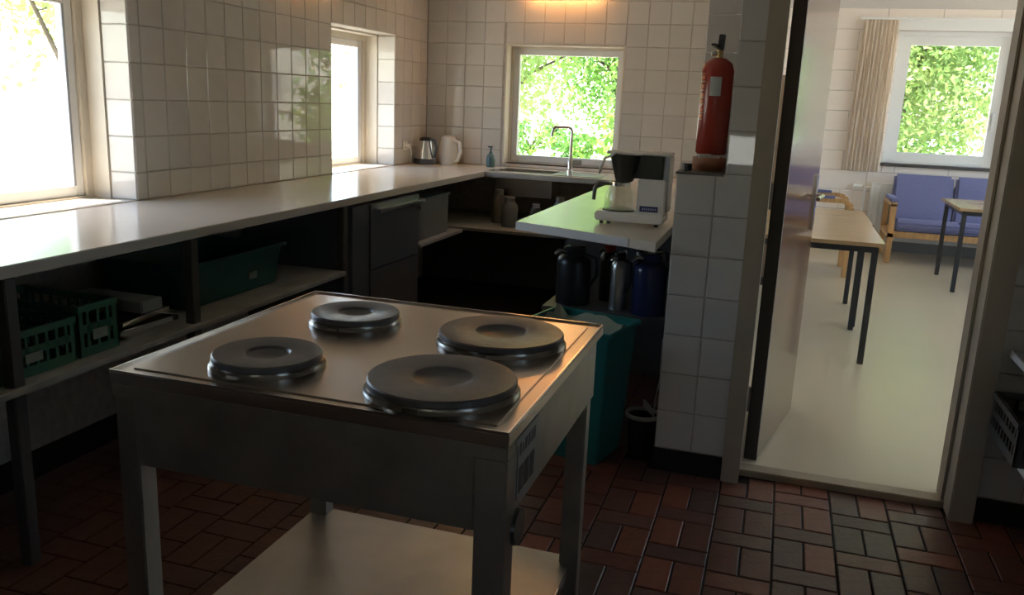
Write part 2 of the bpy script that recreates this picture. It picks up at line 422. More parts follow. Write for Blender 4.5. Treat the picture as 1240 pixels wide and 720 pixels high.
w = window_x(1, W1, -2.85); w['label'] = 'large window over the long worktop, cream lining, garden branch outside'
w = window_x(2, W2, -2.85); w['label'] = 'window between the green-reflecting tiles and the kettles'
def window_y(n, o, ys, lab, sillm, sash=.045, frame=.035, fm=cream):
    x0, x1, z0, z1 = o
    r = thing('window_%d' % n, lab, 'window', ((x0+x1)/2, ys, z0), kind='structure')
    b = MB(); f = frame
    b.box(x0, x0+f, ys, ys+.09, z0, z1); b.box(x1-f, x1, ys, ys+.09, z0, z1); b.box(x0+f, x1-f, ys, ys+.09, z1-f, z1); b.box(x0+f, x1-f, ys, ys+.09, z0, z0+f*.6)
    b.build('frame', fm, r, bevel=.003)
    b = MB(); a0, a1, c0, c1 = x0+f, x1-f, z0+f*.6, z1-f; f = sash
    b.box(a0, a0+f, ys+.02, ys+.07, c0, c1); b.box(a1-f, a1, ys+.02, ys+.07, c0, c1); b.box(a0+f, a1-f, ys+.02, ys+.07, c1-f, c1); b.box(a0+f, a1-f, ys+.02, ys+.07, c0, c0+f)
    b.build('sash', whitepaint, r, bevel=.003)
    box('pane', glass, r, a0+f-.005, a1-f+.005, ys+.042, ys+.048, c0+f-.005, c1-f+.005)
    return r
w = window_y(3, W3, YB+.1, 'square window above the sink with foliage outside', laminate, sash=.042, frame=.03)
box('sill', laminate, w, W3[0], W3[1], YB-.004, YB+.1, W3[2]-.02, W3[2])
b = MB(); b.box(W3[0]+.001, W3[0]+.012, YB-.002, YB+.1, W3[2], W3[3]); b.box(W3[1]-.012, W3[1]-.001, YB-.002, YB+.1, W3[2], W3[3]); b.box(W3[0]+.012, W3[1]-.012, YB-.002, YB+.1, W3[3]-.012, W3[3])
b.build('lining', cream, w)
w = window_y(6, W6, -2.05, 'small low window opposite the tiled pillar', laminate)
r7 = thing('window_7', 'added white framed window bringing light through the unseen right kitchen wall', 'window', (2.5, -.3, ZC), kind='structure')  # unseen window added to light the pillar and stove front
b = MB(); f = .05; y0, y1, z0, z1 = W7
b.box(2.45, 2.52, y0, y0+f, z0, z1); b.box(2.45, 2.52, y1-f, y1, z0, z1); b.box(2.45, 2.52, y0+f, y1-f, z1-f, z1); b.box(2.45, 2.52, y0+f, y1-f, z0, z0+f)
b.build('frame', cream, r7); box('pane', glass, r7, 2.48, 2.486, y0+f, y1-f, z0+f, z1-f)
w = window_y(4, FW, FY+.06, 'white framed window over the blue sofa', cream, sash=.085, frame=.045, fm=whitepaint)
box('sill', mat('dark_sill', (.06, .05, .045), .4), w, FW[0]-.03, FW[1]+.03, FY-.05, FY+.06, FW[2]-.03, FW[2], .003)
box('head_board', whitepaint, w, FW[0]-.02, FW[1]+.1, FY-.03, FY-.007, FW[3]+.005, FW[3]+.10, .003)
part('handle', steel_bright, w, lambda b: b.box(FW[1]-.11, FW[1]-.085, FY+.055, FY+.08, 1.28, 1.45), bevel=.004)
w = window_y(5, (2.35, 3.6, .916, 2.21), FY+.06, 'added unseen window further along the block wall, for more daylight', cream, sash=.085, frame=.045, fm=whitepaint)  # out of view, added to raise the far room's light

# ---------------------------------------------------------------- garden outside
lawnM = mat('pale_ground', (.62, .60, .50), .9, var=.12, scale=.6)
b = MB()
b.box(-60, XL-.36, -40, 70, -.3, -.12); b.box(XL-.36, 60, FY+.3, 70, -.3, -.12); b.box(XL-.36, -.36, YB+.3, FY+.3, -.3, -.12); b.box(FX1+.3, 60, -40, FY+.3, -.3, -.12); b.box(XL-.36, FX1+.3, -40, -2.1, -.3, -.12); b.box(2.6, FX1+.3, -2.1, 3.2, -.3, -.12)
struct(b.build('ground', lawnM), 'sunlit pale gravel ground outside the windows', 'ground')
LM = [leaf_mat('leaf_light', (.24, .40, .09), (.48, .57, .21)), leaf_mat('leaf_mid', (.10, .28, .05), (.28, .46, .08))]
bark = mat('bark', (.10, .075, .05), .9, var=.3, scale=8, bump=.4, bscale=20)
def tree(name, label, loc, trunk_h, crown_c, crown_r, n, leaf, seed, lm=0, clumps=70, tr=.11, cat='tree', group=None):
    rng = np.random.default_rng(seed)
    root = thing(name, label, cat, loc, group)
    cc = np.array(crown_c); cr = np.array(crown_r)
    d = rng.normal(size=(clumps, 3)); d /= np.linalg.norm(d, axis=1)[:, None]
    cen = cc+d*cr*(rng.random((clumps, 1))**.45)
    idx = rng.integers(0, clumps, n)
    pos = cen[idx]+np.clip(rng.normal(size=(n, 3)), -1.9, 1.9)*np.array([1, 1, .75])*cr.mean()*.17
    pos[:, 2] = np.maximum(pos[:, 2], .02)
    ax = rng.normal(size=(n, 3)); ax /= np.linalg.norm(ax, axis=1)[:, None]
    nn = rng.normal(size=(n, 3))*.8+np.array([0, 0, .9]); nn -= ax*(nn*ax).sum(1)[:, None]; nn /= np.linalg.norm(nn, axis=1)[:, None]
    sd_ = np.cross(ax, nn); L = leaf*(.7+.6*rng.random((n, 1)))
    V = np.empty((n, 4, 3)); V[:, 0] = pos-ax*L*.5; V[:, 1] = pos+sd_*L*.3+nn*L*.08; V[:, 2] = pos+ax*L*.55; V[:, 3] = pos-sd_*L*.3+nn*L*.08
    me = bpy.data.meshes.new('foliage'); me.vertices.add(n*4); me.vertices.foreach_set('co', V.reshape(-1))
    Fi = np.empty((n, 2, 3), np.int32); base = np.arange(n)*4
    Fi[:, 0] = np.stack((base, base+1, base+2), 1); Fi[:, 1] = np.stack((base, base+2, base+3), 1)
    me.loops.add(n*6); me.loops.foreach_set('vertex_index', Fi.reshape(-1)); me.polygons.add(n*2)
    me.polygons.foreach_set('loop_start', np.arange(n*2)*3); me.update(calc_edges=True); me.validate()
    me.materials.append(LM[lm]); fo = bpy.data.objects.new('foliage', me); COL.objects.link(fo); fo.parent = root; tag(fo, kind='stuff')
    b = MB(); top = (cc[0]*.6, cc[1]*.6, max(trunk_h, cc[2]*.85))
    b.tube([(0, 0, -.05), (top[0]*.3, top[1]*.3, top[2]*.5), top], [tr, tr*.8, tr*.45], 8)
    b.build('trunk', bark, root, smooth=True, off=(0, 0, 0))
    for i in range(0, clumps, max(1, clumps//14)):
        q = cen[i]; f = .35+.5*rng.random(); st = (top[0]*f, top[1]*f, top[2]*f); mid = [(st[j]+q[j])/2+(.12*cr[2] if j == 2 else 0) for j in range(3)]
        MB().tube([st, mid, tuple(q)], [tr*.3, tr*.2, tr*.07], 6).build('branch', bark, root, smooth=True, off=(0, 0, 0))
    return root
G = -.12
tree('garden_tree', 'leafy tree filling the sink window with hanging branches', (-3.6, 9.9, G), 1.6, (.0, 0, 3.1), (1.75, 1.0, 1.95), 17000, .075, 1, 0, 110)
tree('garden_tree', 'tree at the window post side of the sink window', (-3.1, 16.6, G), 1.6, (0, 0, 3.4), (2.6, 1.3, 2.9), 22000, .10, 2, 1, 130)
tree('garden_tree', 'dense tree behind the blue sofa window', (1.35, 13.6, G), 1.2, (0, 0, 2.6), (2.0, 1.5, 2.7), 34000, .085, 3, 0, 150)
tree('garden_tree', 'dense tree beside the one behind the sofa window', (5.6, 17.0, G), 1.2, (0, 0, 3.0), (3.0, 1.7, 3.0), 22000, .10, 4, 1, 120)
tree('garden_tree', 'tree reaching a branch across the large worktop window', (-7.2, 7.6, G), 2.2, (.4, -.5, 3.0), (1.7, 1.5, 1.5), 5500, .10, 5, 0, 60)
tree('garden_hedge', 'tall leafy hedge along the outer wall beside the sink window', (-1.12, 8.0, G), .8, (0, 0, 1.25), (.2, 1.15, 1.2), 7000, .08, 8, 1, 70, .05, 'hedge')
tree('garden_tree', 'broad tree standing behind the dense sofa window tree', (1.6, 20.5, G), 1.4, (0, 0, 3.2), (2.6, 1.4, 3.2), 16000, .13, 9, 1, 110)
for i, (x, y, r) in enumerate(((-4.6, 19.5, .75), (-3.3, 21, .8), (-6.0, 20.5, .9), (-1.9, 22.5, .7))):
    tree('garden_shrub', ['low shrub at the field edge beyond the sink window', 'low round shrub at the field edge behind the tap', 'wide low shrub at the field edge beyond the trees', 'small shrub at the field edge behind the coffee maker'][i], (x, y, G), .3, (0, 0, r*.6), (r, r*.8, r*.55), 900, .13, 20+i, 1, 20, .04, 'shrub', 'shrubs at the field edge')

# ---------------------------------------------------------------- kitchen worktops, shelves, supports
wt = thing('worktop', 'long cream laminate worktop along the left wall', 'worktop', (-2.3, 2.5, 0))
box('top', laminate, wt, XL+.001, -1.96, .2, YB-.002, ZC-.036, ZC, .002)
box('front_edge', lamedge, wt, -1.9599, -1.957, .2, 5.58, ZC-.034, ZC-.002)
wb = thing('worktop', 'cream laminate worktop under the sink window', 'worktop', (-1.4, 5.85, 0))
sx0, sx1, sy0, sy1 = -1.93, -1.18, 5.665, 5.96
b = MB()
for x0, x1, y0, y1 in cells(-1.9565, -.365, 5.585, YB-.002, [(sx0, sx1, sy0, sy1)]): b.box(x0, x1, y0, y1, ZC-.036, ZC)
b.build('top', laminate, wb)
box('front_edge', lamedge, wb, -1.9565, -1.04, 5.581, 5.585, ZC-.034, ZC-.002)
wp = thing('worktop', 'cream laminate worktop with slanted end under the coffee maker', 'worktop', (-.7, 4.3, 0))
MB().prism([(-1.025, 3.345), (-.52, 3.152), (-.41, 3.095), (-.41, 5.58), (-1.025, 5.58)], ZC-.036, ZC).build('top', laminate, wp, bevel=.0015)
MB().prism([(-1.025, 3.3449), (-.52, 3.1519), (-.5215, 3.1485), (-1.026, 3.3405)], ZC-.034, ZC-.001).build('edge_band', mat('edge_band', (.66, .66, .66), .35), wp)
def upright(name, label, x0, x1, y0, y1, z0, z1, mt):
    return tag(box(name, mt, None, x0, x1, y0, y1, z0, z1, .003, off=((x0+x1)/2, (y0+y1)/2, z0)), label, 'post', 'posts under the long worktop')
for yy, lab in ((1.74, 'dark post under the long worktop, beside the green crates'), (2.51, 'dark post under the long worktop, between the trays and the teal tub'), (3.62, 'dark post under the long worktop, against the dark appliance')):
    upright('worktop_post', lab, -2.005, -1.967, yy-.02, yy+.02, 0, ZC-.037, postM)
tag(box('shelf', woodshelf, None, XL+.002, -1.95, .3, 3.595, .528, .548, .002, off=(-2.3, 1.9, .528)), 'grey laminate shelf carrying the crates and trays under the long worktop', 'shelf')
tag(box('shelf', woodshelf, None, XL+.002, -1.95, 4.475, 5.17, .528, .548, .002, off=(-2.3, 4.8, .528)), 'grey laminate shelf beyond the dark appliance', 'shelf')
tag(box('shelf', woodshelf, None, XL+.002, -1.06, 5.25, YB-.002, .528, .548, .002, off=(-1.8, 5.6, .528)), 'grey laminate shelf below the sink', 'shelf')
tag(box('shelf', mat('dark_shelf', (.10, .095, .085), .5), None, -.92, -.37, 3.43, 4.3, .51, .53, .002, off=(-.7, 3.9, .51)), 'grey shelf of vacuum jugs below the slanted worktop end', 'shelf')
tag(box('shade_panel', shadedark, None, -1.05, -.37, 4.32, 4.34, 0, ZC-.037, off=(-.7, 4.33, 0)), 'added dark panel standing in for the shade behind the vacuum jugs', 'panel')  # dark sheet added where the space behind lies in deep shade
tag(box('shade_panel', shadedark, None, XL+.002, -.37, 6.09, 6.117, 0, .527, off=(-1.5, 6.1, 0)), 'added dark panel standing in for the shadow at floor level below the sink shelf', 'panel')  # added sheet, its dark colour painting the shadow under the shelf

# appliance
ap = thing('undercounter_oven', 'dark undercounter appliance with steel bar handle beneath the long worktop', 'appliance', (-2.27, 4.06, 0))
box('body', darkgrey, ap, -2.56, -1.975, 3.66, 4.46, .06, .845, .004)
box('upper_door', darkgrey, ap, -1.974, -1.95, 3.85, 4.455, .505, .845, .004)
box('lower_door', mat('warm_grey_enamel', (.065, .06, .058), .4), ap, -1.974, -1.95, 3.85, 4.455, .07, .498, .004)
box('side_panel', darkgrey, ap, -1.974, -1.955, 3.665, 3.845, .07, .845, .003)
part('handle', steel_bright, ap, lambda b: b.hexa([(-1.949, 3.88, .80), (-1.905, 3.88, .80), (-1.905, 4.45, .80), (-1.949, 4.45, .80), (-1.949, 3.88, .826), (-1.905, 3.88, .822), (-1.905, 4.45, .822), (-1.949, 4.45, .826)]), bevel=.003)
part('knob', steel_bright, ap, lambda b: b.tube([(-1.95, 4.42, .77), (-1.93, 4.42, .77)], .012, 16), smooth=True)
box('foot', blackp, ap, -2.5, -2.0, 3.7, 4.42, 0, .06)

# ---------------------------------------------------------------- stove
st = thing('stove', 'free-standing stainless steel stove with four round hotplates', 'stove', (-.757, 1.577, 0))
X0, X1, Y0, Y1, ZT = -1.147, -.366, 1.205, 1.945, .87
b = MB(); b.box(X0, X1, Y0, Y1, ZT-.026, ZT-.003)
top = b.build('cooktop', steel, st, bevel=.002)
b = MB(); e = .018
b.box(X0+.001, X1-.001, Y0+.001, Y0+.004, ZT-.004, ZT+.0015); b.box(X0+.001, X1-.001, Y1-.004, Y1-.001, ZT-.004, ZT+.0015); b.box(X0+.001, X0+.004, Y0+.004, Y1-.004, ZT-.004, ZT+.0015); b.box(X1-.004, X1-.001, Y0+.004, Y1-.004, ZT-.004, ZT+.0015)
b.build('rim', steel_bright, top)
b = MB()
b.box(X0+.03, X1-.03, Y0+.03, Y1-.03, ZT-.004, ZT-.0005)
b.build('raised_field', steel, top, bevel=.0015)
for cx, cy, r in ((-.901, 1.705, .104), (-.901, 1.349, .107), (-.541, 1.69, .139), (-.541, 1.352, .139)):
    h = thing('hotplate', None, None, (cx, cy, ZT)); h.parent = st; h.location = (cx+.757, cy-1.577, ZT)
    MB().lathe([(r+.003, -.001), (r+.003, .005), (r+.001, .007), (r-.002, .012), (r-.002, .016), (r-.004, .017)], (0, 0, 0), 56).build('ring', steel_ring, h, smooth=True, off=(0, 0, 0))
    MB().lathe([(r-.003, .0), (r-.003, .025), (r-.006, .028), (r*.42, .0275), (r*.40, .0265), (r*.37, .022), (r*.2, .0175), (0, .0165)], (0, 0, 0), 56).build('plate', iron, h, smooth=True, off=(0, 0, 0))
    MB().box(-.014, .012, -r-.0055, -r+.01, .006, .012).build('maker_tab', steel_bright, h, off=(0, 0, 0))
box('front_panel', steel_dull, st, X0+.03, -.426, Y0+.012, Y0+.03, .683, ZT-.03, .002)
box('front_lip', steel_dull, st, X0+.002, X1-.002, Y0+.002, Y0+.012, ZT-.05, ZT-.026, .002)
box('side_panel', steel_dull, st, X1-.02, X1-.004, Y0+.012, Y1-.05, .705, ZT-.027, .002)
box('side_panel', steel_dull, st, X0+.004, X0+.02, Y0+.012, Y1-.05, .705, ZT-.027, .002)
box('rear_panel', steel_dull, st, X0+.03, X1-.03, Y1-.03, Y1-.015, .69, ZT-.027, .002)
box('underside', steel_dull, st, X0+.03, X1-.03, Y0+.03, Y1-.03, .70, .712)
for x0, x1, y0, y1 in ((X0+.004, X0+.052, Y0+.006, Y0+.052), (-.424, X1-.003, Y0+.006, Y0+.06), (X0+.004, X0+.052, Y1-.05, Y1-.006), (X1-.065, X1-.018, Y1-.05, Y1-.006)):
    lg = box('leg', steel_dull, st, x0, x1, y0, y1, .012, ZT-.05, .003)
    part('foot', blackp, lg, lambda b: b.lathe([(0, 0), (.02, 0), (.02, .014), (0, .014)], ((x0+x1)/2, (y0+y1)/2, 0), 16), off=WL(st))
box('shelf', mat('shelf_steel', (.46, .42, .36), .38, 1., var=.12, scale=6), st, X0+.002, X1-.035, Y0+.01, Y1-.005, .235, .25, .002)
box('shelf_rim', steel_bright, st, X1-.038, X1-.034, Y0+.065, Y1-.055, .232, .2525)
# control label on the right side panel
lb = box('label_plate', mat('label_grey', (.33, .33, .32), .5), st, X1-.0045, X1-.002, 1.258, 1.39, .725, .838)
dk = mat('label_ink', (.03, .03, .035), .5)
box('label_border', dk, lb, X1-.0022, X1-.0015, 1.262, 1.267, .728, .826, off=WL(st))
for i, (a, w_, h) in enumerate(((1.275, .012, .022), (1.293, .008, .016), (1.307, .012, .022), (1.325, .014, .022), (1.345, .010, .022), (1.36, .012, .022))):
    box('lettering', dk, lb, X1-.0022, X1-.0015, a, a+w_, .803, .803+h, off=WL(st))
for i in range(3):
    box('lettering', dk, lb, X1-.0022, X1-.0015, 1.275+i*.033, 1.275+i*.033+.027, .735, .782, off=WL(st))
kb = part('control_knob', blackp, st, lambda b: b.tube([(X1-.02, 1.275, .675), (X1+.004, 1.275, .675)], [.036, .032], 24), smooth=True)
box('knob_bracket', steel_dull, st, X1-.03, X1-.018, 1.255, 1.295, .64, .712)

# ---------------------------------------------------------------- bin, bucket, cable
bn = thing('waste_bin', 'teal plastic waste bin with a liner behind the stove', 'bin', (-.69, 3.205, 0))
rz = math.radians(-13)
def shell(b, hb, ht, z0, z1, th, rz, c=(-.69, 3.205)):
    q = []
    for (hx, hy), z in ((hb, z0), (ht, z1), ((ht[0]-th, ht[1]-th), z1), ((hb[0]-th, hb[1]-th), z0+th)):
        row = []
        for sx, sy in ((-1, -1), (1, -1), (1, 1), (-1, 1)):
            x, y = sx*hx, sy*hy; row.append(b.bm.verts.new((c[0]+x*math.cos(rz)-y*math.sin(rz), c[1]+x*math.sin(rz)+y*math.cos(rz), z)))
        q.append(row)
    for a, d in zip(q, q[1:]):
        for i in range(4): b.bm.faces.new((a[i], a[(i+1) % 4], d[(i+1) % 4], d[i]))
    b.bm.faces.new(q[0][::-1]); b.bm.faces.new(q[-1])
part('body', tealp, bn, lambda b: shell(b, (.15, .115), (.178, .138), 0, .54, .006, rz), bevel=.01)
b = MB()
for sx, sy, hx, hy in ((0, -1, .192, .008), (0, 1, .192, .008), (-1, 0, .008, .136), (1, 0, .008, .136)):
    ox, oy = sx*.184, sy*.144; c = (-.69+ox*math.cos(rz)-oy*math.sin(rz), 3.205+ox*math.sin(rz)+oy*math.cos(rz))
    b.frustum(c, (hx, hy), (hx, hy), .528, .548, rz)
b.build('rim', tealp, bn, bevel=.004)
def liner(b):
    pts = []
    for i in range(48):
        t = 2*math.pi*i/48; cx, cy = math.cos(t), math.sin(t); k = 1/max(abs(cx), abs(cy))
        x, y = .168*cx*k, .128*cy*k
        z = .535+.012*math.sin(5*t)+.006*math.sin(11*t)+(.05*max(0, 1-abs(t-2.42)/.16))
        pts.append((x, y, z))
    R = lambda x, y: (-.69+x*math.cos(rz)-y*math.sin(rz), 3.205+x*math.sin(rz)+y*math.cos(rz))
    rows = [[b.bm.verts.new((*R(x*s_, y*s_), z-dz)) for x, y, z in pts] for s_, dz in ((.995, 0), (.955, .02), (.93, .18), (.86, .40))]
    for a, c in zip(rows, rows[1:]):
        for i in range(48): b.bm.faces.new((a[i], a[(i+1) % 48], c[(i+1) % 48], c[i]))
    b.bm.faces.new(rows[-1])
part('liner', mat('pale_liner', (.42, .46, .34), .4), bn, liner, smooth=True)

bk = thing('bucket', 'small dark bucket with pale rim beside the tiled pillar', 'bucket', (-.43, 3.275, 0))
part('body', blackp, bk, lambda b: b.lathe([(0, 0), (.056, 0), (.068, .165), (.064, .165), (.053, .006), (0, .006)], (-.43, 3.275, 0), 32), smooth=True)
part('rim', mat('pale_rim', (.45, .43, .40), .5), bk, lambda b: b.lathe([(.066, .155), (.071, .157), (.071, .17), (.063, .172), (.063, .157)], (-.43, 3.275, 0), 32), smooth=True)
pts = []
for i in range(40):
    t = i/39*4*math.pi; pts.append((-.405+.022*math.cos(t), 3.245+.018*math.sin(t), .165+.045*math.sin(t*.5)**2+.0008*i))
pts += [(-.38, 3.24, .26), (-.368, 3.235, .33), (-.368, 3.235, .50)]
tag(MB().tube(pts, .0035, 8).build('cable', mat('white_cable', (.5, .49, .46), .5), smooth=True, off=(-.4, 3.245, .165)), 'coiled white cable hanging down the pillar into the bucket', 'cable')

# ---------------------------------------------------------------- vacuum jugs
def jug(label, x, y, r, h, body, lid, spout=True, lever=True):
    t = thing('vacuum_jug', label, 'jug', (x, y, .53), 'vacuum jugs on the shelf')
    MB().lathe([(0, 0), (r, 0), (r, h*.72), (r*.93, h*.80), (r*.62, h*.87), (0, h*.87)], (0, 0, 0), 28).build('body', body, t, smooth=True, off=(0, 0, 0))
    MB().lathe([(r*.62, h*.86), (r*.66, h*.90), (r*.66, h*.97), (r*.5, h), (0, h)], (0, 0, 0), 24).build('lid', lid, t, smooth=True, off=(0, 0, 0))
    if spout: MB().tube([(-r*.3, -r*.3, h*.90), (-r*.75, -r*.75, h*.93), (-r*.95, -r*.95, h*.88)], [.012, .010, .007], 8).build('spout', steel_bright, t, smooth=True, off=(0, 0, 0))
    MB().tube([(r*.55, -r*.2, h*.88), (r*1.35, -r*.5, h*.84), (r*1.45, -r*.55, h*.55), (r*.98, -r*.35, h*.33)], [.009]*4, 8).build('handle', blackp, t, smooth=True, off=(0, 0, 0))
    if lever: MB().tube([(-r*.2, 0, h*.99), (r*.7, -r*.2, h*1.03)], .008, 8).build('lever', steel_bright, t, smooth=True, off=(0, 0, 0))
navy = mat('navy_plastic', (.012, .02, .07), .25)
jug('large black vacuum jug beside the slanted worktop corner', -.815, 3.55, .075, .25, blackp, blackp)
jug('black vacuum jug with red lid trim between the large black and steel jugs', -.685, 3.68, .043, .25, blackp, mat('red_plastic', (.35, .03, .02), .3))
jug('slim brushed steel vacuum jug between the black and navy jugs', -.61, 3.52, .036, .245, mat('brushed_steel', (.6, .58, .54), .3, 1.), blackp)
jug('navy blue vacuum jug nearest the tiled pillar', -.475, 3.50, .072, .26, navy, navy)
jug('second black vacuum jug tucked behind the navy one', -.52, 3.75, .06, .27, blackp, blackp)

# ---------------------------------------------------------------- coffee maker
cm = thing('coffee_maker', 'white filter coffee maker with black basket and glass carafe', 'coffee maker', (-.58, 3.56, ZC))
BX, BY = -.58, 3.56
box('base', whitep, cm, -.728, -.44, 3.49, 3.64, ZC+.012, ZC+.052, .006)
for x in (-.70, -.67, -.47): part('foot', blackp, cm, lambda b: b.lathe([(0, 0), (.008, 0), (.008, .013), (0, .013)], (x, 3.51, ZC), 12))
tw = box('tower', whitep, cm, -.555, -.437, 3.492, 3.655, ZC+.05, ZC+.195, .006)
pl = box('name_plate', mat('plate_navy', (.03, .04, .13), .4), tw, -.54, -.465, 3.4895, 3.4925, ZC+.062, ZC+.085, off=(BX, BY, ZC))
for i, x in enumerate((-.531, -.522, -.513, -.504, -.495, -.486, -.477)): box('lettering', mat('plate_ink', (.35, .38, .5), .5), cm, x, x+.006, 3.4882, 3.4896, ZC+.069, ZC+.078)
box('tank', mat('smoked_plastic', (.045, .05, .04), .18), cm, -.553, -.455, 3.495, 3.65, ZC+.195, ZC+.292, .005)
box('tank_side', mat('pale_blue_plastic', (.38, .42, .48), .3), cm, -.455, -.432, 3.50, 3.65, ZC+.06, ZC+.288, .004)
box('tank_lid', whitep, cm, -.556, -.432, 3.492, 3.655, ZC+.292, ZC+.302, .003)
box('bridge', whitep, cm, -.70, -.552, 3.53, 3.63, ZC+.288, ZC+.300, .003)
part('filter_basket', mat('black_basket', (.03, .033, .028), .3), cm, lambda b: b.lathe([(0, .175), (.035, .175), (.04, .185), (.066, .286), (.06, .286), (0, .27)], (-.625, 3.57, ZC), 32), smooth=True)
part('basket_bracket', mat('smoked_plastic', (0, 0, 0)), cm, lambda b: b.box(-.60, -.55, 3.56, 3.60, ZC+.19, ZC+.28))
part('spray_arm', steel_bright, cm, lambda b: b.tube([(-.66, 3.53, ZC+.289), (-.70, 3.505, ZC+.27), (-.722, 3.50, ZC+.205)], .006), smooth=True)
part('hot_plate', mat('plate_dark', (.05, .05, .045), .35), cm, lambda b: b.lathe([(0, .052), (.068, .052), (.068, .058), (0, .058)], (-.64, 3.565, ZC), 32), smooth=True)
cf = thing('glass_carafe', 'clear glass carafe standing on the coffee maker hot plate', 'carafe', (-.64, 3.565, ZC+.0585))
MB().lathe([(0, 0), (.06, 0), (.064, .01), (.058, .06), (.042, .105), (.04, .112), (.037, .112), (.039, .104), (.055, .06), (.061, .012), (.058, .004), (0, .004)], (0, 0, 0), 32).build('glass_body', clear, cf, smooth=True, off=(0, 0, 0))
MB().lathe([(.041, .096), (.045, .098), (.045, .112), (.04, .113)], (0, 0, 0), 32).build('collar', steel_bright, cf, smooth=True, off=(0, 0, 0))
MB().tube([(-.04, -.015, .104), (-.085, -.03, .106), (-.10, -.036, .085), (-.103, -.037, .035)], [.007, .008, .009, .008], 10).build('handle', mat('grey_handle', (.12, .12, .11), .4), cf, smooth=True, off=(0, 0, 0))

# ---------------------------------------------------------------- sink and tap
sk = thing('sink', 'stainless steel sink set into the worktop under the window', 'sink', ((sx0+sx1)/2, (sy0+sy1)/2, ZC))
b = MB()
for x0, x1, y0, y1 in cells(sx0-.02, sx1+.02, sy0-.02, sy1+.02, [(-1.90, -1.50, 5.68, 5.93)]): b.box(x0, x1, y0, y1, ZC+.0005, ZC+.004)
b.build('drainer', steel_bright, sk)
b = MB(); b.box(-1.905, -1.9, 5.675, 5.935, ZC-.16, ZC+.002); b.box(-1.5, -1.495, 5.675, 5.935, ZC-.16, ZC+.002); b.box(-1.9, -1.5, 5.675, 5.68, ZC-.16, ZC+.002); b.box(-1.9, -1.5, 5.93, 5.935, ZC-.16, ZC+.002); b.box(-1.905, -1.495, 5.675, 5.935, ZC-.165, ZC-.16)
b.build('basin', steel, sk)
tp = thing('kitchen_tap', 'chrome tap with square bent spout in front of the sink window', 'tap', (-1.437, 5.945, ZC+.004))
part('base', steel_bright, tp, lambda b: b.lathe([(0, 0), (.026, 0), (.026, .008), (.02, .012), (.02, .075), (.013, .085), (0, .085)], (-1.437, 5.945, ZC+.004), 20), smooth=True)
pts = [(-1.437, 5.945, ZC+.08), (-1.437, 5.945, 1.185)]
for i in range(1, 6): a = math.pi/2*i/5; pts.append((-1.437-.035*(1-math.cos(a)), 5.945, 1.185+.03*math.sin(a)))
pts += [(-1.53, 5.935, 1.213)]
for i in range(1, 5): a = math.pi/2*i/5; pts.append((-1.545-.028*math.sin(a), 5.93, 1.213-.028*(1-math.cos(a))))
pts += [(-1.582, 5.93, 1.148)]
part('spout', steel_bright, tp, lambda b: b.tube(pts, .0105, 12), smooth=True)
part('lever', steel_dull, tp, lambda b: b.box(-1.42, -1.355, 5.93, 5.96, ZC+.055, ZC+.095), bevel=.004)

# soap bottle
sp = thing('soap_bottle', 'clear teal soap pump bottle by the sink window corner', 'bottle', (-2.05, 5.98, ZC))
part('bottle', mat('teal_soap', (.07, .14, .15), .15), sp, lambda b: b.lathe([(0, 0), (.03, 0), (.034, .02), (.034, .05), (.028, .085), (.012, .10), (.012, .112), (0, .112)], (-2.05, 5.98, ZC), 20), smooth=True)
pm = part('pump', mat('pump_dark', (.04, .07, .08), .3), sp, lambda b: b.tube([(-2.05, 5.98, ZC+.112), (-2.05, 5.98, ZC+.145)], .007), smooth=True)
part('nozzle', mat('pump_dark', (0, 0, 0)), sp, lambda b: b.box(-2.075, -2.038, 5.975, 5.988, ZC+.142, ZC+.153), bevel=.002)
# kettles
k1 = thing('steel_kettle', 'stainless steel kettle with dark base in the worktop corner', 'kettle', (-2.535, 5.90, ZC))
c = (-2.535, 5.90, ZC)
part('power_base', darkgrey, k1, lambda b: b.lathe([(0, 0), (.088, 0), (.088, .022), (.082, .04), (0, .04)], c, 32), smooth=True)
part('body', steel_bright, k1, lambda b: b.lathe([(.08, .04), (.076, .06), (.05, .17), (.046, .172), (0, .172)], c, 32), smooth=True)
part('lid', blackp, k1, lambda b: b.lathe([(.048, .17), (.048, .186), (.035, .196), (0, .198)], c, 32), smooth=True)
part('handle', darkgrey, k1, lambda b: b.tube([(-2.50, 5.885, ZC+.185), (-2.455, 5.87, ZC+.175), (-2.438, 5.865, ZC+.12), (-2.455, 5.87, ZC+.05)], [.012, .013, .013, .011]), smooth=True)
k2 = thing('white_kettle', 'white plastic kettle next to the stainless one', 'kettle', (-2.395, 6.0, ZC))
c = (-2.395, 6.0, ZC)
part('body', whitep, k2, lambda b: b.lathe([(0, 0), (.068, 0), (.076, .03), (.074, .08), (.06, .16), (.052, .20), (.03, .212), (0, .213)], c, 32), smooth=True)
part('handle', whitep, k2, lambda b: b.tube([(-2.355, 5.985, ZC+.18), (-2.295, 5.96, ZC+.165), (-2.28, 5.955, ZC+.10), (-2.31, 5.97, ZC+.03), (-2.345, 5.98, ZC+.025)], [.012, .014, .014, .012, .010]), smooth=True)
so = thing('wall_socket', 'white wall socket with plug above the kettles', 'socket', (XL+.006, 5.72, 1.03))
box('plate', whitep, so, XL+.0065, XL+.016, 5.69, 5.755, 1.0, 1.065, .002)
part('plug', whitep, so, lambda b: b.tube([(XL+.016, 5.722, 1.033), (XL+.05, 5.722, 1.03)], .017, 14), smooth=True)
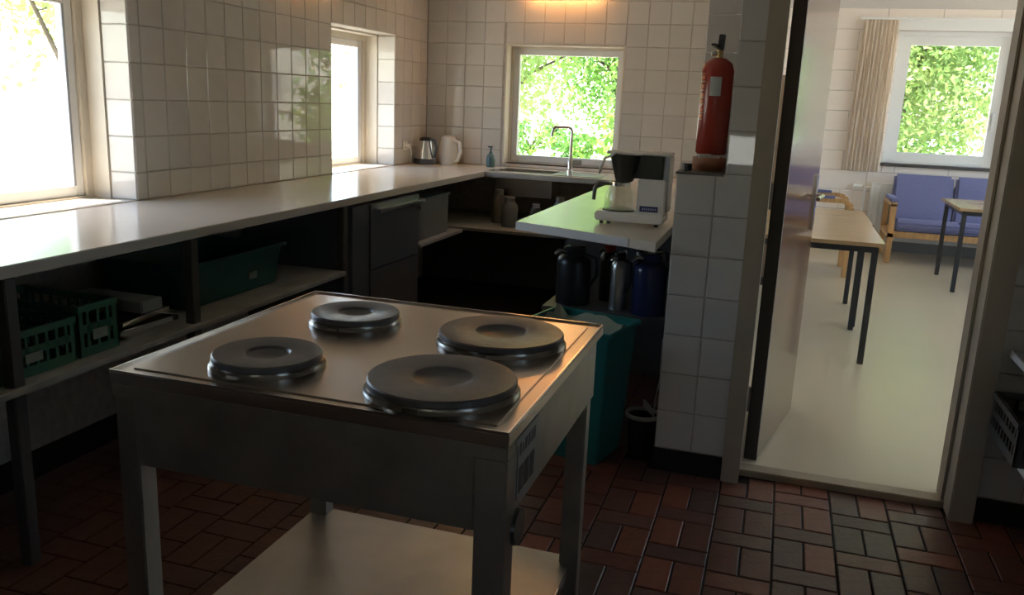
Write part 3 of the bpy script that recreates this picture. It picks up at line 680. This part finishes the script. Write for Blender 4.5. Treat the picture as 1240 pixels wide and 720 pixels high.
tag(MB().tube([(XL+.05, 5.722, 1.026), (XL+.058, 5.735, .98), (XL+.04, 5.76, .93), (XL+.03, 5.79, ZC+.008), (XL+.03, 5.83, ZC+.006)], .004, 8).build('kettle_cord', whitep, smooth=True, off=(XL+.03, 5.79, ZC)), 'white kettle cord hanging from the wall socket', 'cord')
# warm wall lamp above the sink window (its glow is on the tiles)
lp = thing('wall_lamp', 'warm tube lamp on the tiles above the sink window', 'lamp', (-1.57, YB-.008, 2.16))
box('housing', whitepaint, lp, -1.87, -1.27, YB-.075, YB-.0075, 2.17, 2.215, .004)
em = bpy.data.materials.new('lamp_tube'); em.use_nodes = True; p = em.node_tree.nodes['Principled BSDF']
p.inputs['Emission Color'].default_value = (1, .42, .12, 1); p.inputs['Emission Strength'].default_value = 14
part('tube', em, lp, lambda b: b.tube([(-1.83, YB-.045, 2.152), (-1.31, YB-.045, 2.152)], .016, 12), smooth=True)

# ---------------------------------------------------------------- extinguisher on the ledge
ex = thing('fire_extinguisher', 'red fire extinguisher hanging above the tiled ledge', 'extinguisher', (-.287, 3.66, 1.2))
c = (-.287, 3.66, 1.2)
part('cylinder', redM, ex, lambda b: b.lathe([(0, 0), (.058, 0), (.064, .008), (.0645, .335), (.055, .365), (.03, .383), (.016, .387), (0, .387)], c, 40), smooth=True)
part('valve', mat('brass', (.55, .42, .2), .25, 1.), ex, lambda b: b.tube([(-.287, 3.66, 1.585), (-.287, 3.66, 1.625)], .014, 14), smooth=True)
part('valve_outlet', steel_bright, ex, lambda b: b.tube([(-.287, 3.66, 1.607), (-.318, 3.645, 1.60)], .008, 10), smooth=True)
part('handle', blackp, ex, lambda b: b.bar((-.284, 3.655, 1.615), (-.281, 3.65, 1.678), .026, .018, (0, 1, 0)), bevel=.003)
part('lever', blackp, ex, lambda b: b.bar((-.29, 3.66, 1.625), (-.31, 3.60, 1.635), .018, .008))
def wrap(b, a0, a1, z0, z1, r=.0652, n=10):
    lo, hi = [], []
    for i in range(n+1):
        a = a0+(a1-a0)*i/n; lo.append(b.bm.verts.new((c[0]+r*math.sin(a), c[1]-r*math.cos(a), z0))); hi.append(b.bm.verts.new((c[0]+r*math.sin(a), c[1]-r*math.cos(a), z1)))
    for i in range(n): b.bm.faces.new((lo[i], lo[i+1], hi[i+1], hi[i]))
part('inspection_label', mat('label_pale', (.42, .46, .45), .5), ex, lambda b: wrap(b, -.35, .35, 1.435, 1.51))
inst = mat('label_orange', (.6, .16, .05), .5)
for z in (1.34, 1.365, 1.40, 1.425, 1.455, 1.49, 1.52): part('instruction_line', mat('label_cream', (.55, .42, .28), .5), ex, lambda b: wrap(b, -1.15, -.72, z, z+.003, .0651, 4))
for z in (1.347, 1.372, 1.405, 1.43, 1.465, 1.50): part('instruction_picture', inst, ex, lambda b: wrap(b, -1.1, -.78, z, z+.014, .0651, 4))
part('bracket', blackmetal, ex, lambda b: b.box(-.30, -.274, 3.72, 3.784, 1.38, 1.42))
bw = tag(part('clay_bowl', clay, None, lambda b: b.lathe([(0, 0), (.052, 0), (.062, .012), (.062, .048), (.056, .048), (.054, .012), (0, .008)], (-.262, 3.30, 1.1585), 32), smooth=True, off=(-.262, 3.30, 1.1585)), 'brown clay bowl on the ledge under the extinguisher', 'bowl')
ppr = thing('paper_stack', 'white paper slips lying in the clay bowl', 'paper', (-.262, 3.30, 1.167))
for i, (dx, rz_) in enumerate(((-.018, .3), (.012, -.2))):
    MB().frustum((-.262+dx, 3.30+.012*i), (.022, .012), (.022, .012), 1.168, 1.217-.006*i, rz_).build('slip', paper, ppr)
tr_ = thing('tape_roll', 'small black tape roll on the outer corner of the ledge', 'tape', (-.334, 3.22, 1.158))
part('roll', blackp, tr_, lambda b: b.lathe([(.010, 0), (.019, 0), (.019, .026), (.010, .026), (.010, 0)], (-.334, 3.22, 1.1585), 24), smooth=True)
part('core', paper, tr_, lambda b: b.lathe([(.008, .0), (.010, 0), (.010, .025), (.008, .025), (.008, 0)], (-.334, 3.22, 1.1585), 24), smooth=True)

# ---------------------------------------------------------------- things on the shelves under the long worktop
def crate(label, cx, cy, hx, hy, z0, h, m, rz=0., group=None, name='crate', cell=.035):
    t = thing(name, label, 'crate', (cx, cy, z0), group); t.rotation_euler[2] = rz
    th = .006
    box('bottom', m, t, -hx, hx, -hy, hy, 0, th, off=(0, 0, 0))
    for ax_, s in ((0, -1), (0, 1), (1, -1), (1, 1)):
        L = hy if ax_ == 0 else hx; d = (hx if ax_ == 0 else hy)
        b = MB()
        def bb(a0, a1, z_0, z_1, e=0.):
            lo, hi = sorted((s*(d-th-e), s*(d+e)))
            if ax_ == 0: b.box(lo, hi, a0, a1, z_0, z_1)
            else: b.box(a0, a1, lo, hi, z_0, z_1)
        bb(-L, L, h-.02, h, .004); bb(-L, L, th, .03); bb(-L, -L+.02, .03, h-.02); bb(L-.02, L, .03, h-.02); bb(-L+.02, L-.02, h*.45, h*.62)
        n = max(3, int(2*L/cell))
        for i in range(1, n): a = -L+2*L*i/n; bb(a-.005, a+.005, .03, h-.02)
        b.build('side', m, t, off=(0, 0, 0))
    lo = box('card_holder', mat('card_pale', (.20, .23, .19), .5), t, hx+.0045, hx+.0065, -.03, .03, h*.3, h*.5, off=(0, 0, 0))
    return t
crate('dark green plastic crate beside the dark post, nearer the large window', -2.2, 1.83, .19, .162, .549, .14, greenp, .0, 'green crates on the shelf')
crate('dark green plastic crate beside the baking trays', -2.2, 2.085, .19, .082, .549, .165, greenp, .0, 'green crates on the shelf')
crate('dark green plastic crate on the window side of the dark post', -2.2, 1.49, .19, .16, .549, .2, greenp, 0, 'green crates on the shelf')
for i, (cx, cy, rz_, z) in enumerate(((-2.27, 2.34, .1, .549), (-2.25, 2.345, -.05, .567), (-2.29, 2.34, .12, .586))):
    lab = ['shallow steel baking tray at the bottom of the tray pile', 'shallow steel baking tray in the middle of the tray pile', 'shallow steel baking tray on top of the tray pile'][i]
    t = thing('baking_tray', lab, 'tray', (cx, cy, z), 'baking trays piled on the shelf'); t.rotation_euler[2] = rz_
    box('bottom', steel_dull, t, -.22, .22, -.13, .13, 0, .003, off=(0, 0, 0))
    b = MB(); b.box(-.225, .225, -.135, -.13, 0, .016); b.box(-.225, .225, .13, .135, 0, .016); b.box(-.225, -.22, -.13, .13, 0, .016); b.box(.22, .225, -.13, .13, 0, .016)
    b.build('rim', steel_bright, t, off=(0, 0, 0))
for i, (a, z) in enumerate(((.0, .609), (.0, .609))):
    t = thing('steel_ladle', ['long steel ladle lying across the tray pile', 'second steel ladle lying across the tray pile'][i], 'ladle', (-2.33, 2.21+.09*i, z), 'ladles on the trays'); t.rotation_euler[2] = a
    MB().tube([(-.18, 0, 0), (.12, 0, 0)], .0045, 8).build('handle', steel_bright, t, smooth=True, off=(0, 0, 0))
    MB().lathe([(0, -.004), (.02, 0), (.032, .014), (.03, .014), (.018, .002), (0, -.001)], (.15, 0, 0), 20).build('bowl', steel_bright, t, smooth=True, off=(0, 0, 0))
tt = thing('storage_tub', 'teal plastic storage tub behind the second post', 'tub', (-2.28, 2.93, .549))
b = MB(); shell(b, (.17, .30), (.19, .33), .549, .72, .006, 0, (-2.28, 2.93)); b.build('body', tubM, tt, bevel=.006)
b = MB()
for x0, x1, y0, y1 in cells(-2.49, -2.07, 2.59, 3.27, [(-2.465, -2.095, 2.61, 3.25)]): b.box(x0, x1, y0, y1, .715, .728)
b.build('rim', tubM, tt, bevel=.003)
box('card_holder', mat('card_pale', (0, 0, 0)), tt, -2.105, -2.10, 3.02, 3.08, .60, .63)
wl = tag(box('white_box', mat('pale_card', (.3, .32, .31), .6), None, -2.40, -2.08, 2.36, 2.465, .603, .645, .003, off=(-2.2, 2.41, .603)), 'pale flat carton lying on the tray pile beside the post', 'box')
# objects on the shelf beyond the appliance and below the sink
bx = thing('grey_storage_box', 'grey storage box on the shelf beyond the dark appliance', 'box', (-2.2, 4.78, .549))
b = MB(); shell(b, (.2, .24), (.2, .25), .549, .79, .005, 0, (-2.2, 4.78)); b.build('body', mat('grey_box', (.13, .13, .125), .5), bx, bevel=.004)
b = MB(); b.box(-2.41, -1.99, 4.52, 5.04, .788, .80); b.build('lid', mat('teal_grey', (.09, .14, .14), .5), bx, bevel=.004)
for i, (x, y, r, h, mname, col, lab) in enumerate(((-1.72, 5.45, .055, .2, 'pot_pale', (.16, .16, .15), 'tall grey canister on the shelf below the sink'), (-1.55, 5.5, .04, .16, 'pot_dark', (.05, .055, .05), 'small dark canister on the shelf below the sink'), (-1.38, 5.48, .045, .22, 'pot_green', (.06, .09, .07), 'dark green bottle-shaped canister below the sink'), (-1.85, 5.6, .05, .23, 'pot_brown', (.11, .09, .07), 'brown canister in the shelf corner below the sink'))):
    t = thing('canister', lab, 'canister', (x, y, .549), 'canisters below the sink')
    MB().lathe([(0, 0), (r, 0), (r, h*.7), (r*.7, h*.82), (r*.6, h*.86), (0, h*.86)], (0, 0, 0), 24).build('body', mat(mname, col, .35), t, smooth=True, off=(0, 0, 0))
    MB().lathe([(r*.62, h*.85), (r*.64, h), (0, h)], (0, 0, 0), 24).build('lid', mat('pot_lid', (.22, .22, .21), .4), t, smooth=True, off=(0, 0, 0))

# ---------------------------------------------------------------- shelving by the right wall
sh = thing('shelving_unit', 'white edged shelving unit to the right of the door casing', 'shelving', (1.1, 2.6, 0))
for z in (.635, .352): box('shelf', woodshelf, sh, .806, 1.35, 2.1, 3.12, z-.02, z); box('shelf_edge', whitepaint, sh, .80, .806, 2.1, 3.12, z-.021, z+.001)
for x, y in ((1.33, 2.12), (1.33, 3.08), (.84, 2.12)): box('post', postM, sh, x-.012, x+.012, y-.012, y+.012, 0, .613)
crate('dark grey plastic crate overhanging the lower shelf beside the door casing', .93, 2.935, .16, .165, .3535, .14, mat('crate_grey', (.06, .06, .058), .5), 0)

# ---------------------------------------------------------------- the far room
def table(label, x0, x1, y0, y1, zt, group):
    t = thing('table', label, 'table', (x0, y0, FZ), group)
    box('top', tabletopM, t, x0, x1, y0, y1, zt-.022, zt, .002)
    box('edge_trim', mat('trim_beech', (.34, .22, .11), .4), t, x0-.001, x1+.001, y0-.001, y0+.004, zt-.021, zt-.001)
    b = MB(); i = .03
    b.box(x0+i, x1-i, y0+i, y0+i+.028, zt-.058, zt-.024); b.box(x0+i, x1-i, y1-i-.028, y1-i, zt-.058, zt-.024); b.box(x0+i, x0+i+.028, y0+i, y1-i, zt-.058, zt-.024); b.box(x1-i-.028, x1-i, y0+i, y1-i, zt-.058, zt-.024)
    b.build('frame', blackmetal, t)
    for x, y in ((x0+.045, y0+.045), (x1-.045, y0+.045), (x0+.045, y1-.045), (x1-.045, y1-.045)): box('leg', blackmetal, t, x-.016, x+.016, y-.016, y+.016, FZ, zt-.03, .002)
    return t
table('wooden-topped table behind the open door, nearer the doorway', -.2, .582, 4.915, 5.80, .712, 'tables beside the open door')
table('wooden-topped table pushed against the one near the doorway', -.2, .60, 5.81, 6.62, .705, 'tables beside the open door')
table('wooden-topped table in front of the blue sofa', 1.375, 2.6, 7.41, 8.28, .70, 'coffee tables')
cb = thing('cupboard', 'tall brown wooden cupboard behind the tables', 'cupboard', (.03, 7.12, FZ))
cbM = mat('cupboard_wood', (.20, .13, .08), .45, var=.2, scale=5, stretch=(8, 8, 1))
box('body', cbM, cb, -.2, .262, 6.972, 7.3, FZ, 1.655, .004)
for x0, x1, kx in ((-.196, .029, .012), (.033, .258, .05)):
    d = box('door', cbM, cb, x0, x1, 6.952, 6.971, FZ+.07, 1.64, .003)
    part('knob', steel_bright, d, lambda b: b.tube([(kx, 6.952, .9), (kx, 6.93, .9)], .011, 12), smooth=True, off=WL(cb))
box('plinth', dooredge, cb, -.19, .252, 6.965, 6.972, FZ, FZ+.065)

sf = thing('sofa', 'blue upholstered sofa with beech frame below the far window', 'sofa', (1.9, 9.0, FZ))
for k in range(3):
    x0 = 1.085+.562*k
    def seat(b, x0=x0):
        n = 12; sec = []
        prof = [(8.66, .345), (8.655, .40), (8.69, .435), (8.80, .44), (9.0, .40), (9.20, .385), (9.20, .30), (8.75, .30)]
        A = [b.bm.verts.new((x0, y, z)) for y, z in prof]; B = [b.bm.verts.new((x0+.55, y, z)) for y, z in prof]
        b.bm.faces.new(A); b.bm.faces.new(B[::-1])
        for i in range(len(prof)): j = (i+1) % len(prof); b.bm.faces.new((A[i], A[j], B[j], B[i]))
    part('seat_cushion', blue, sf, seat, bevel=.015)
    part('back_cushion', blue, sf, lambda b: b.hexa([(x0, 9.13, .36), (x0+.55, 9.13, .36), (x0+.55, 9.22, .36), (x0, 9.22, .36), (x0+.005, 9.27, .825), (x0+.545, 9.27, .825), (x0+.545, 9.36, .825), (x0+.005, 9.36, .825)]), bevel=.025)
for x in (1.02, 2.76):
    def arm(b, x=x):
        b.box(x, x+.055, 8.66, 8.70, FZ, .585); b.box(x, x+.055, 9.25, 9.29, FZ, .60); b.box(x, x+.055, 8.66, 9.29, .555, .60); b.box(x, x+.055, 8.66, 9.28, .26, .31)
    part('arm_frame', beech, sf, arm, bevel=.006)
    box('arm_pad', blue, sf, x-.012, x+.067, 8.64, 9.1, .60, .635, .01)
box('front_rail', beech, sf, 1.075, 2.76, 8.68, 8.715, .265, .325, .004)
box('rear_rail', beech, sf, 1.075, 2.76, 9.22, 9.26, .265, .325, .004)

ac = thing('armchair', 'beech armchair with blue arm pad behind the tables', 'armchair', (.35, 7.95, FZ))
for y in (7.66, 8.22):
    def fr(b, y=y):
        b.box(.585, .625, y-.02, y+.02, FZ, .58); b.box(.05, .09, y-.02, y+.02, FZ, .62)
        P = [(.605, y, .57), (.60, y, .62), (.575, y, .655), (.53, y, .67), (.07, y, .67)]
        for p, q in zip(P, P[1:]): b.bar(p, q, .04, .025, (0, 1, 0))
        b.box(.07, .60, y-.018, y+.018, .27, .32)
    part('arm_frame', beech, ac, fr, bevel=.004)
    box('arm_pad', blue, ac, .12, .46, y-.032, y+.032, .684, .708, .006)
box('seat_cushion', blue, ac, .08, .60, 7.69, 8.19, .32, .43, .02)
part('back_cushion', blue, ac, lambda b: b.hexa([(.06, 7.69, .40), (.16, 7.69, .40), (.16, 8.19, .40), (.06, 8.19, .40), (-.07, 7.69, .84), (.02, 7.69, .84), (.02, 8.19, .84), (-.07, 8.19, .84)]), bevel=.02)
sl = thing('wooden_stool', 'dark red wooden stool under the table by the sofa', 'stool', (1.78, 7.78, FZ))
box('seat', mat('red_wood', (.13, .035, .025), .4), sl, 1.63, 1.95, 7.58, 7.90, .43, .46, .006)
for x, y in ((1.65, 7.60), (1.93, 7.60), (1.65, 7.88), (1.93, 7.88)): box('leg', mat('red_wood', (0, 0, 0)), sl, x-.014, x+.014, y-.014, y+.014, FZ, .432, .003)

rd = thing('radiator', 'white ribbed panel radiator below the far window', 'radiator', (1.7, FY-.08, .1))
RX0, RX1 = .90, 2.6
box('panel', whitepaint, rd, RX0, RX1, FY-.085, FY-.05, .13, .70, .004)
b = MB().box(RX0+.005, RX0+.035, FY-.094, FY-.086, .15, .68); fin = b.build('fin', whitepaint, rd, bevel=.003, segs=1)
fin0 = fin
for i in range(1, 31):
    c_ = fin.copy(); COL.objects.link(c_); c_.parent = rd; c_.location.x += i*.0552
box('top_grille', whitepaint, rd, RX0-.004, RX1+.004, FY-.09, FY-.012, .70, .712, .002)
for x in (1.0, 2.5): box('bracket_foot', whitepaint, rd, x-.015, x+.015, FY-.06, FY-.012, FZ, .13)
vv = part('valve', whitep, rd, lambda b: b.tube([(RX0-.17, FY-.07, .665), (RX0-.09, FY-.07, .665)], [.026, .022], 16), smooth=True)
part('valve_pipe', steel_bright, rd, lambda b: b.tube([(RX0-.09, FY-.07, .665), (RX0-.002, FY-.07, .665)], .010, 10), smooth=True)
part('supply_pipe', whitepaint, rd, lambda b: b.tube([(RX0-.06, FY-.07, .665), (RX0-.06, FY-.07, FZ)], .009, 10), smooth=True)
skirt = struct(MB().box(FX0, 4.1, FY-.022, FY-.006, FZ, FZ+.11).build('baseboard_far', mat('grey_skirting', (.22, .21, .20), .5)), 'grey skirting board along the block wall', 'baseboard')

cu = thing('curtain', 'beige pleated curtain drawn to the side of the sofa window', 'curtain', (.78, FY-.1, .82))
def cloth(b):
    n = 120; rows = []
    for z in np.linspace(2.30, .825, 22):
        fz = (2.30-z)/1.475; row = []
        for i in range(n+1):
            u = i/n; x = (.625-.018*fz)+(.322+.02*fz)*u+.004*math.sin(9*z+30*u)
            amp = .009+.006*min(1, fz*4); y = FY-.10+amp*math.sin(2*math.pi*9*u+.6*math.sin(2.2*z))+.006*math.sin(25*u+z)
            row.append(b.bm.verts.new((x, y, z)))
        rows.append(row)
    for a, c2 in zip(rows, rows[1:]):
        for i in range(n): b.bm.faces.new((a[i], a[i+1], c2[i+1], c2[i]))
    bmesh.ops.solidify(b.bm, geom=b.bm.faces[:], thickness=.003)
part('cloth', curtM, cu, cloth, smooth=True)
part('rail', whitepaint, cu, lambda b: b.box(.60, 2.2, FY-.11, FY-.085, 2.305, 2.325))
for i in range(2): part('rail_bracket', whitepaint, cu, lambda b: b.box(.66+1.4*i, .69+1.4*i, FY-.09, FY-.007, 2.306, 2.322))
